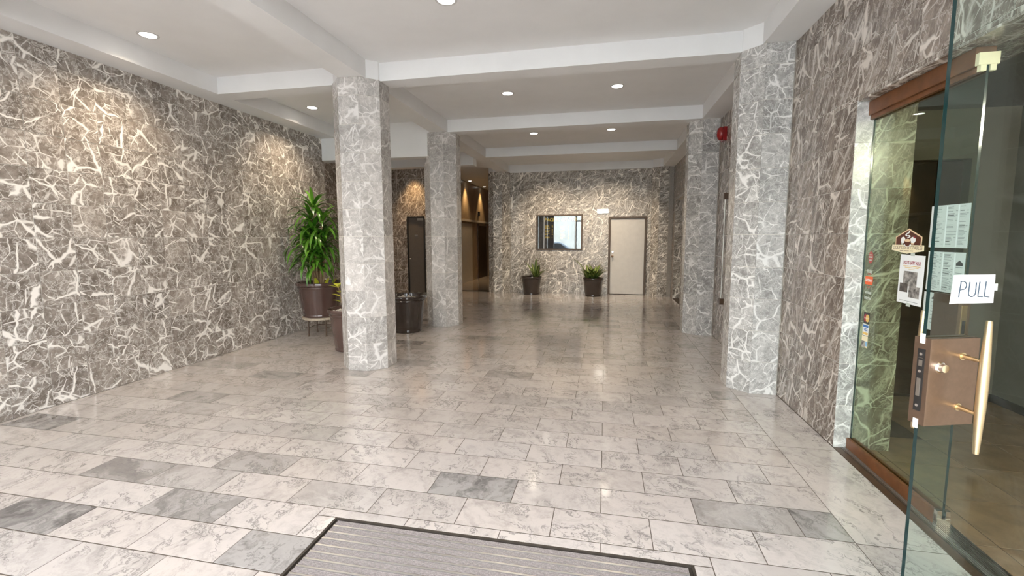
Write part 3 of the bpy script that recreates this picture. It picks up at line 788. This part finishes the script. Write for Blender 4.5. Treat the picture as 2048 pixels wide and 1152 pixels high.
struct(box('trim_1', (3.39, 3.705, 5.235, 5.25, 0, .075), 'black'))
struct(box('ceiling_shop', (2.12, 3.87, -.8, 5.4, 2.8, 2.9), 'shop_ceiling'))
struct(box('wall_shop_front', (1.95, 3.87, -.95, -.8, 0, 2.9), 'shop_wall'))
d5 = struct(bpy.data.objects.new('door_5', None)); COL.objects.link(d5); d5.location = (2.935, 5.25, 0)
for i in range(4): box('wood_panel', (-.43 + i * .216, -.43 + i * .216 + .208, .09, .12, .0, 2.33), 'wood_dark', d5, .004)
box('door_back', (-.435, .435, .12, .15, 0, 2.34), 'wood_dark', d5)
e = thing('ceiling_light', 'round light on the shop ceiling beyond the glass door', 'ceiling light', (3.3, .5, 2.8))  # unseen lamp added to light up the dark shop interior
bm = bmesh.new(); lathe(bm, [(.001, -.05), (.12, -.045), (.15, -.02), (.15, 0)], 28); bobj('shade', bm, 'lens', e, True)
ld = bpy.data.lights.new('lamp', 'POINT'); ld.energy = 110; ld.color = (1, .86, .68); ld.shadow_soft_size = .15
lo = link(bpy.data.objects.new('lamp', ld), e); lo.location = (0, 0, -.2)

# threshold
e = thing('threshold', 'ribbed dark metal threshold along the shop entrance', 'threshold', (0, 0, 0))
TY0, TY1 = 1.2, 3.84
box('edge_strip', (1.742, 1.79, TY0, TY1, -.012, .004), 'brown_metal', e)
box('rib_base', (1.79, 1.925, TY0, TY1, -.012, .002), 'rubber', e)
for i in range(11):
    x = 1.797 + i * .0118
    box('rib', (x, x + .0055, TY0, TY1, .002, .0065), 'alu' if i in (1, 2, 3) else 'steel', e)

# fixed glass panel with its channels
e = thing('glass_partition', 'fixed clear glass panel with brown channels beside the shop entrance', 'glass panel', (GX, 3.35, 0))
GY0, GY1 = 2.855 - 3.35, 3.846 - 3.35
def pane(name, b, mt, parent, edge_axis):
    bm = bmesh.new(); bx(bm, *b); bm.normal_update()
    for f in bm.faces:
        f.material_index = 0 if abs(f.normal[edge_axis]) > .9 else 1
    me = bpy.data.meshes.new(name); bm.to_mesh(me); bm.free(); me.materials.append(M[mt]); me.materials.append(M['glass_edge'])
    return link(bpy.data.objects.new(name, me), parent)
gp = pane('glass', (-.006, .006, GY0, GY1, .06, 2.47), 'glass', e, 0)
sill = bmesh.new()
for x0_, x1_ in ((-.03, -.007), (.007, .03)): bx(sill, x0_, x1_, GY0 + .02, GY1, .0065, .085, .003)
bobj('sill_channel', sill, 'header', e)
hd = bmesh.new(); bx(hd, -.045, .045, GY0 + .02, GY1, 2.47, 2.566, .004); bx(hd, -.03, -.007, GY0 + .02, GY1, 2.44, 2.47); bx(hd, .007, .03, GY0 + .02, GY1, 2.44, 2.47)
bobj('header_channel', hd, 'header', e)
cl = bmesh.new(); bx(cl, -.034, -.008, GY0 - .006, GY0 + .02, .0065, .10, .003); bx(cl, .008, .034, GY0 - .006, GY0 + .02, .0065, .10, .003); bx(cl, -.034, .034, GY0 - .01, GY0 - .005, .0065, .055, .002)
bobj('end_clip', cl, 'chrome', e)
cl = bmesh.new(); bx(cl, -.034, -.008, GY0 - .006, GY0 + .02, 2.44, 2.50, .003); bx(cl, .008, .034, GY0 - .006, GY0 + .02, 2.44, 2.50, .003); bx(cl, -.045, .045, GY0 - .008, GY0 + .019, 2.47, 2.53, .003)
bobj('end_clip', cl, 'logo_cream', e)
bm = bmesh.new(); bx(bm, -.028, -.0065, GY0 - .004, GY0 + .19, 1.0, 1.30, .003); bx(bm, .0065, .028, GY0 - .004, GY0 + .19, 1.0, 1.30, .003); bx(bm, -.0065, .0065, GY0 - .004, GY0 - .0005, 1.0, 1.30)
sb = bobj('strike_box', bm, 'bronze', e)
bm = bmesh.new(); bx(bm, -.012, .012, GY0 - .008, GY0 - .004, 1.05, 1.25, .001); st_ = bobj('strike_plate', bm, 'brass', sb)
bm = bmesh.new(); bx(bm, -.007, .007, GY0 - .0095, GY0 - .008, 1.10, 1.17); bobj('keeper_slot', bm, 'black', sb)

# ------------------------------------------------------------------ papers and stickers on the fixed glass (they face -X)
def GM(y, z, x=GX - .0068):       # local paper plane: +x to the right as seen from the lobby, +y up
    return Matrix(((0, 0, -1, x), (-1, 0, 0, y), (0, 1, 0, z), (0, 0, 0, 1)))
def sheet(name, label, cat, y0, y1, z0, z1, mt, tilt=0., group=None, bulge=0.):
    """y0 > y1: left edge is the farther one"""
    w, h = y0 - y1, z1 - z0
    e = thing(name, label, cat, (GX - .0068, (y0 + y1) / 2, (z0 + z1) / 2), group=group)
    R = GM(0, 0, 0) @ Matrix.Rotation(tilt, 4, 'Z')
    bm = bmesh.new(); bx(bm, -w / 2, w / 2, -h / 2, h / 2, 0, .0008); bmesh.ops.transform(bm, matrix=R, verts=bm.verts)
    bobj('paper', bm, mt, e)
    return e, R, w, h
def marks(name, rects, mt, e, R, z=.0009, t=.0003):
    bm = bmesh.new()
    for x0_, x1_, y0_, y1_ in rects: bx(bm, x0_, x1_, y0_, y1_, z, z + t)
    bmesh.ops.transform(bm, matrix=R, verts=bm.verts)
    return bobj(name, bm, mt, e)
def poly(name, pts, mt, e, R, z=.001, t=.0004):
    n = len(pts); v = [R @ Vector((x, y, zz)) for zz in (z, z + t) for x, y in pts]
    f = [tuple(range(n))[::-1], tuple(range(n, 2 * n))] + [(i, (i + 1) % n, n + (i + 1) % n, n + i) for i in range(n)]
    return mobj(name, v, f, mt, e)
def ell(cx, cy, rx, ry, n=20, a0=0, a1=2 * PI):
    return [(cx + rx * math.cos(a0 + (a1 - a0) * i / n), cy + ry * math.sin(a0 + (a1 - a0) * i / n)) for i in range(n if a1 - a0 > 6.2 else n + 1)]
random.seed(11)
def menu_lines(w, h, cols, y_top=.44, y_bot=-.45, step=.0075, skip=.22):
    bold, thin = [], []
    for c0, c1 in cols:
        y = h * y_top
        while y > h * y_bot:
            q = random.random()
            if q < skip: y -= step; continue
            if q < skip + .14: bold.append((w * c0, w * (c0 + (c1 - c0) * random.uniform(.35, .7)), y, y + .0034))
            else: thin.append((w * c0, w * (c0 + (c1 - c0) * random.uniform(.5, .85)), y, y + .0022))
            if random.random() < .45: thin.append((w * (c1 - .05), w * c1, y, y + .0024))
            y -= step
    return bold, thin
e, R, w, h = sheet('menu_sheet', 'upper laminated menu sheet with three text columns on the glass', 'menu', 3.158, 2.862, 1.552, 1.787, 'paper_old')
bo, th_ = menu_lines(w, h, ((-.42, -.12), (-.05, .2), (.26, .46)))
marks('bold_print', bo, 'ink', e, R); marks('fine_print', th_, 'ink_grey', e, R); marks('column_gap', [(-.09 * w, -.06 * w, -h * .48, h * .48), (.21 * w, .24 * w, -h * .48, h * .48)], 'paper', e, R)
e, R, w, h = sheet('menu_sheet', 'lower laminated menu sheet with a dark hexagon emblem on the glass', 'menu', 3.152, 2.865, 1.305, 1.528, 'paper_old')
bo, th_ = menu_lines(w, h, ((-.42, -.12), (-.05, .2)), step=.0062, skip=.1)
marks('bold_print', bo, 'ink', e, R); marks('fine_print', th_, 'ink_grey', e, R); marks('column_gap', [(-.09 * w, -.06 * w, -h * .48, h * .48), (.22 * w, .25 * w, -h * .48, h * .48)], 'paper', e, R)
poly('emblem', [(.28 * w, .18 * h), (.28 * w, .24 * h), (.365 * w, .31 * h), (.45 * w, .24 * h), (.45 * w, .18 * h)], 'ink', e, R)
marks('caption', [(.28 * w, .45 * w, .13 * h, .15 * h), (.29 * w, .44 * w, .0, .012 * h), (.3 * w, .43 * w, -.06 * h, -.045 * h)], 'ink_grey', e, R)
e, R, w, h = sheet('menu_sheet', 'small white notice with emblem below the two menu sheets', 'notice', 3.158, 3.03, 1.075, 1.292, 'paper_old')
poly('emblem', [(.02 * w, .33 * h), (.02 * w, .36 * h), (.2 * w, .42 * h), (.38 * w, .36 * h), (.38 * w, .33 * h)], 'ink', e, R)
marks('fine_print', [(0, .4 * w, y_ * h, (y_ + .012) * h) for y_ in (.26, .14, .08, .0, -.1, -.2, -.3)], 'ink_grey', e, R)

# cafe emblem sign
e = thing('cafe_sign', 'brown and cream hexagonal cafe sign on the glass', 'sign', (GX - .0068, 3.347, 1.583)); R = GM(0, 0, 0)
poly('border', [(-.125, -.03), (-.128, .028), (0, .08), (.128, .028), (.125, -.03)], 'logo_tan', e, R, .0, .002)
poly('panel', [(-.118, -.03), (-.12, .024), (0, .071), (.12, .024), (.118, -.03)], 'logo_brown', e, R, .002, .0008)
poly('ribbon', [(-.155, -.022), (-.157, -.056), (0, -.077), (.157, -.056), (.155, -.022)], 'logo_cream', e, R, .0028, .0015)
poly('cup', ell(0, .004, .032, .034, 16, PI, 2 * PI), 'logo_brown', e, R, .0043, .0008)
poly('saucer', ell(0, -.022, .036, .010, 16), 'white_ink', e, R, .0044, .0003)
poly('coffee', ell(0, .006, .030, .009, 18), 'logo_tan', e, R, .0052, .0008)
poly('cupcake_icing', ell(.05, .009, .026, .019, 16), 'white_ink', e, R, .0044, .0006); poly('cupcake_base', [(.033, -.002), (.037, -.019), (.061, -.019), (.066, -.002)], 'logo_tan', e, R, .0044, .0005); poly('cherry', ell(.061, .027, .008, .008, 12), 'ink_red', e, R, .005, .0005)
poly('ice_cream', ell(-.046, .009, .022, .020, 16), 'white_ink', e, R, .0044, .0006); poly('cone', [(-.066, .0), (-.058, -.022), (-.046, -.022), (-.038, .0)], 'frost', e, R, .0044, .0005)
bm = bmesh.new(); pts = [(.012, .062), (.004, .053), (-.014, .048), (-.022, .040), (-.010, .034), (.010, .036), (.02, .03), (.006, .024), (-.004, .022)]
for a, b_ in zip(pts, pts[1:]): tube(bm, (a[0], a[1], .0046), (b_[0], b_[1], .0046), .0034, n=6)
bmesh.ops.transform(bm, matrix=R, verts=bm.verts); bobj('steam', bm, 'white_ink', e)
text('lettering', "DOLY'S DELECTABLES", .030, 'logo_brown', e, R @ Matrix.Translation((0, -.040, .0045)), width=.285)
marks('small_lettering', [(-.07, -.035, -.0605, -.057), (-.028, .02, -.0605, -.057), (.028, .06, -.0605, -.057)], 'logo_brown', e, R, .0044)

# poster
e, R, w, h = sheet('poster', 'white happy hour poster with three dark photos taped to the glass', 'poster', 3.412, 3.178, 1.195, 1.500, 'paper', tilt=-.015)
text('heading', "DOLY'S HAPPY HOUR", .03, 'ink_red', e, R @ Matrix.Translation((0, h * .335, .001)), bold=.001, width=w * .70)
marks('subheading', [(-w * .35, w * .35, h * .265, h * .277), (-w * .28, w * .28, h * .235, h * .247), (-w * .12, w * .12, h * .205, h * .212)], 'ink_gold', e, R)
marks('photo', [(-w * .3, w * .26, -h * .14, h * .165)], 'photo_mid', e, R); marks('photo', [(-w * .42, -w * .08, -h * .27, -h * .09)], 'photo_dark', e, R, .0013); marks('photo', [(-w * .03, w * .40, -h * .36, -h * .13)], 'photo_mid', e, R, .0014)
marks('fine_print', [(-w * .4, w * .38, -h * .45, -h * .442)], 'ink_grey', e, R)
marks('tape', [(-.02, .02, h * .48, h * .54), (-.02, .02, -h * .55, -h * .48)], 'frost', e, R, .001)

# stickers near the jamb
YS = 3.752
e = thing('sticker', 'dull red oval sticker at the top of the glass beside the jamb', 'sticker', (GX - .0068, YS - .002, 1.465)); R = GM(0, 0, 0)
poly('disc', ell(0, 0, .030, .044, 22), 'dred', e, R, 0, .0006); marks('print', [(-.018, .018, .016, .022), (-.022, .022, -.002, .008), (-.016, .016, -.022, -.014)], 'frost', e, R, .0006)
e = thing('sticker', 'free wireless hotspot sticker with orange band on the glass beside the jamb', 'sticker', (GX - .0068, YS, 1.30))
text('free_lettering', 'FREE', .034, 'frost', e, R @ Matrix.Translation((0, .065, .0)), bold=.0012, width=.068)
poly('band', [(-.046, -.03), (-.05, 0), (-.046, .03), (.046, .03), (.05, 0), (.046, -.03)], 'orange', e, R, 0, .0006)
text('hotspot_lettering', 'HOTSPOT', .026, 'white_ink', e, R @ Matrix.Translation((0, 0, .0009)), bold=.0012, width=.086)
bm = bmesh.new()
for s_ in (1, -1):
    for rr in (.022, .032):
        pp = ell(0, s_ * .028, rr, rr * .8, 10, .25 * PI if s_ > 0 else 1.25 * PI, .75 * PI if s_ > 0 else 1.75 * PI)
        for a, b_ in zip(pp, pp[1:]): tube(bm, (a[0], a[1], .0004), (b_[0], b_[1], .0004), .0015, n=5)
bmesh.ops.transform(bm, matrix=R, verts=bm.verts); bobj('radio_arcs', bm, 'dred', e)
text('wireless_lettering', 'wireless', .034, 'frost', e, R @ Matrix.Translation((0, -.085, 0)), bold=.0012, width=.088)
text('internet_lettering', 'internet', .034, 'frost', e, R @ Matrix.Translation((0, -.125, 0)), bold=.0012, width=.088)
e = thing('sticker', 'payment card sticker with red and yellow discs on the glass', 'sticker', (GX - .0068, YS - .008, 1.028))
marks('ground', [(-.036, .036, -.04, .04)], 'ink', e, R, 0, .0005); poly('red_disc', ell(-.012, 0, .022, .028), 'ink_red', e, R, .0006); poly('yellow_disc', ell(.013, 0, .022, .028), 'ink_gold', e, R, .0009)
text('lettering', 'MasterCard', .016, 'white_ink', e, R @ Matrix.Translation((0, 0, .0015)), width=.056)
e = thing('sticker', 'white payment card sticker with blue and gold bars on the glass', 'sticker', (GX - .0068, YS - .006, .942))
marks('ground', [(-.038, .038, -.042, .042)], 'white_ink', e, R, 0, .0005); marks('blue_bar', [(-.034, .034, .018, .036)], 'blue', e, R, .0006); marks('gold_bar', [(-.034, .034, -.036, -.018)], 'ink_gold', e, R, .0006)
text('lettering', 'VISA', .03, 'blue', e, R @ Matrix.Translation((0, 0, .0008)), bold=.001, shear=.2, width=.05)
e = thing('sticker', 'payment card sticker with a light blue square, lowest on the glass', 'sticker', (GX - .0068, YS - .004, .855))
marks('ground', [(-.038, .038, -.042, .042)], 'logo_cream', e, R, 0, .0005); marks('photo', [(-.037, .006, -.04, .004)], 'photo_mid', e, R, .0006); marks('blue_square', [(.012, .034, -.03, .005)], 'lblue', e, R, .0006)

# ------------------------------------------------------------------ the open glass door
DF = Vector((1.02, 1.72, 0)); DH = Vector((1.86, 1.99, 0)); DW = (DH - DF).length
DA = math.atan2(DH.y - DF.y, DH.x - DF.x)
e = thing('glass_door', 'open frameless glass door with bronze lock and brass pull handle', 'door', DF, DA)
g = pane('glass', (0, DW, -.006, .006, .012, 2.44), 'glass_door', e, 1)
lk = bmesh.new(); bx(lk, -.002, .174, -.027, -.0065, 1.0, 1.29, .003); bx(lk, -.002, .174, .0065, .027, 1.0, 1.29, .003); bx(lk, -.004, -.0005, -.027, .027, 1.0, 1.29, .001)
lb = bobj('lock_case', lk, 'bronze', e)
bm = bmesh.new(); bx(bm, -.0055, -.004, -.012, .012, 1.045, 1.252, .0005); pl = bobj('lock_faceplate', bm, 'black', lb)
bm = bmesh.new()
for z_ in (1.235, 1.178, 1.063): tube(bm, (-.0052, 0, z_), (-.007, 0, z_), .005, n=12)
bobj('faceplate_screw', bm, 'chrome', lb)
bm = bmesh.new(); bx(bm, -.008, -.005, -.006, .006, 1.095, 1.155, .001); bobj('latch', bm, 'steel', lb)
bm = bmesh.new(); bx(bm, -.0062, -.005, -.006, .006, 1.195, 1.215); bx(bm, -.0062, -.005, -.008, .008, 1.222, 1.2235); bobj('keyway_mark', bm, 'steel', lb)
bm = bmesh.new()
for z_ in (1.285, 1.0): bx(bm, -.0062, -.004, -.008, .008, z_ - .014, z_ + .018, .001)
bobj('glass_clip', bm, 'white_ink', lb)
bm = bmesh.new(); tube(bm, (.033, -.027, 1.197), (.033, -.031, 1.197), .019, n=24); tube(bm, (.033, -.031, 1.197), (.033, -.047, 1.197), .0135, .0125, n=24); bobj('lock_cylinder', bm, 'chrome', lb, True)
for s_, nm in ((-1, 'pull_handle'), (1, 'pull_handle')):
    bm = bmesh.new(); n = 14; X = .103
    prof = [(.0005, .937), (.0075, .937), (.0085, .945), (.0105, 1.0), (.0135, 1.08), (.0145, 1.15), (.0135, 1.22), (.0105, 1.30), (.0085, 1.352), (.0075, 1.36), (.0005, 1.36)]
    lathe(bm, prof, 18, (X, s_ * .10, 0)); hb = bobj(nm, bm, 'brass', e, True)
    bm = bmesh.new()
    for z_ in (1.231, 1.062): tube(bm, (X + .01, s_ * .027, z_), (X, s_ * .10, z_), .0085, .0055, n=12); tube(bm, (X + .01, s_ * .027, z_), (X + .01, s_ * .0295, z_), .0125, n=16)
    bobj('standoff', bm, 'brass', hb, True)
# rails at the hinge side
box('top_pivot', (DW - .12, DW, -.018, .018, 2.36, 2.45), 'bronze', e, .003); box('bottom_pivot', (DW - .12, DW, -.018, .018, .005, .09), 'bronze', e, .003)

# PULL note taped to the door
note = thing('pull_note', 'white handwritten PULL note taped to the glass door', 'note', DF, DA)
nw, nh = .165, .093; cx, cz = .147, 1.447
v, f = [], []; nx, nz = 12, 6
def npt(i, j):
    s, t = i / nx, j / nz
    bend = -.0075 - .012 * max(0, .22 - s) ** 1.2 * 4 - .002 * (1 - t) * s
    return (cx - nw / 2 + nw * s + (.006 * (t - .5)) * (1 - s) * 1.2 - .002 * s, bend, cz - nh / 2 + nh * t)
for j in range(nz + 1):
    for i in range(nx + 1): v.append(npt(i, j))
nv = len(v); v += [(x, y + .0006, z) for x, y, z in v]
for j in range(nz):
    for i in range(nx):
        a = j * (nx + 1) + i; q = (a, a + 1, a + nx + 2, a + nx + 1); f.append(q); f.append(tuple(nv + k for k in q[::-1]))
mobj('paper', v, f, 'paper', note, True)
def stroke(bm, pts, r=.0015):
    for a, b_ in zip(pts, pts[1:]): tube(bm, (a[0], -.0096, a[1]), (b_[0], -.0096, b_[1]), r, n=6)
bm = bmesh.new(); bz = cz - .026; hz = .052
def PP(x, z): return (cx + x, bz + z)
stroke(bm, [PP(-.048, 0), PP(-.044, hz)])
stroke(bm, [PP(-.046, hz - .001)] + [(cx - .036 + .013 * math.cos(a), bz + hz - .014 + .0135 * math.sin(a)) for a in [PI / 2 - PI * i / 8 for i in range(9)]] + [PP(-.046, .0235)])
stroke(bm, [PP(-.012, hz - .002), PP(-.0135, .015)] + [(cx - .001 + .0125 * math.cos(a), bz + .0135 + .0125 * math.sin(a)) for a in [PI + PI * i / 8 for i in range(9)]] + [PP(.012, hz - .004)])
stroke(bm, [PP(.024, hz - .002), PP(.0215, .001), PP(.039, 0)])
stroke(bm, [PP(.047, hz - .002), PP(.045, .001), PP(.064, -.001)])
bobj('lettering', bm, 'ink_blue', note)
box('tape', (cx + nw / 2 - .004, cx + nw / 2 + .01, -.0082, -.0066, cz - .006, cz + .016), 'frost', note)

# ------------------------------------------------------------------ street behind the camera (light and reflections)
struct(box('floor_pavement', (-14, 14, -4.2, -.85, -.14, -.02), 'pavement'))
struct(box('floor_street', (-30, 30, -16, -4.2, -.3, -.16), 'asphalt'))
fb = struct(bpy.data.objects.new('wall_street', None)); COL.objects.link(fb); fb.location = (0, -16.5, -.16)
box('wall', (-22, 22, -.5, .3, 0, 7.5), 'facade', fb)
for i in range(9): box('window', (-20 + i * 4.8, -18 + i * 4.8, .28, .34, 4.4, 6.2), 'car_glass', fb)
e = thing('parked_car', 'pale blue parked car seen only in the directory glass', 'car', (-3.35, -5.6, -.16))
side = [(-2.1, .35), (-2.15, .62), (-2.05, .86), (-1.45, .95), (-.85, 1.40), (.35, 1.43), (1.05, .98), (1.95, .86), (2.15, .62), (2.12, .35)]
bm = bmesh.new()
a_ = [bm.verts.new((x, -.85, z)) for x, z in side]; b2 = [bm.verts.new((x, .85, z)) for x, z in side]
bm.faces.new(a_); bm.faces.new(b2[::-1])
for i in range(len(side)): j = (i + 1) % len(side); bm.faces.new((a_[i], b2[i], b2[j], a_[j]))
bmesh.ops.recalc_face_normals(bm, faces=bm.faces); bmesh.ops.bevel(bm, geom=list(bm.edges), offset=.06, segments=3, affect='EDGES')
bobj('body', bm, 'car_paint', e, True)
bm = bmesh.new()
for s_ in (-1, 1):
    for quad in ([(-1.2, .98), (-.8, 1.34), (-.25, 1.36), (-.25, .98)], [(-.18, .98), (-.18, 1.36), (.32, 1.36), (.85, .98)]):
        p = [bm.verts.new((x, s_ * .856, z)) for x, z in quad]; bm.faces.new(p)
bobj('side_window', bm, 'car_glass', e)
for x in (-1.35, 1.35):
    for s_ in (-1, 1):
        bm = bmesh.new(); tube(bm, (x, s_ * .62, .32), (x, s_ * .87, .32), .32, n=24); wh = bobj('wheel', bm, 'black', e, True)
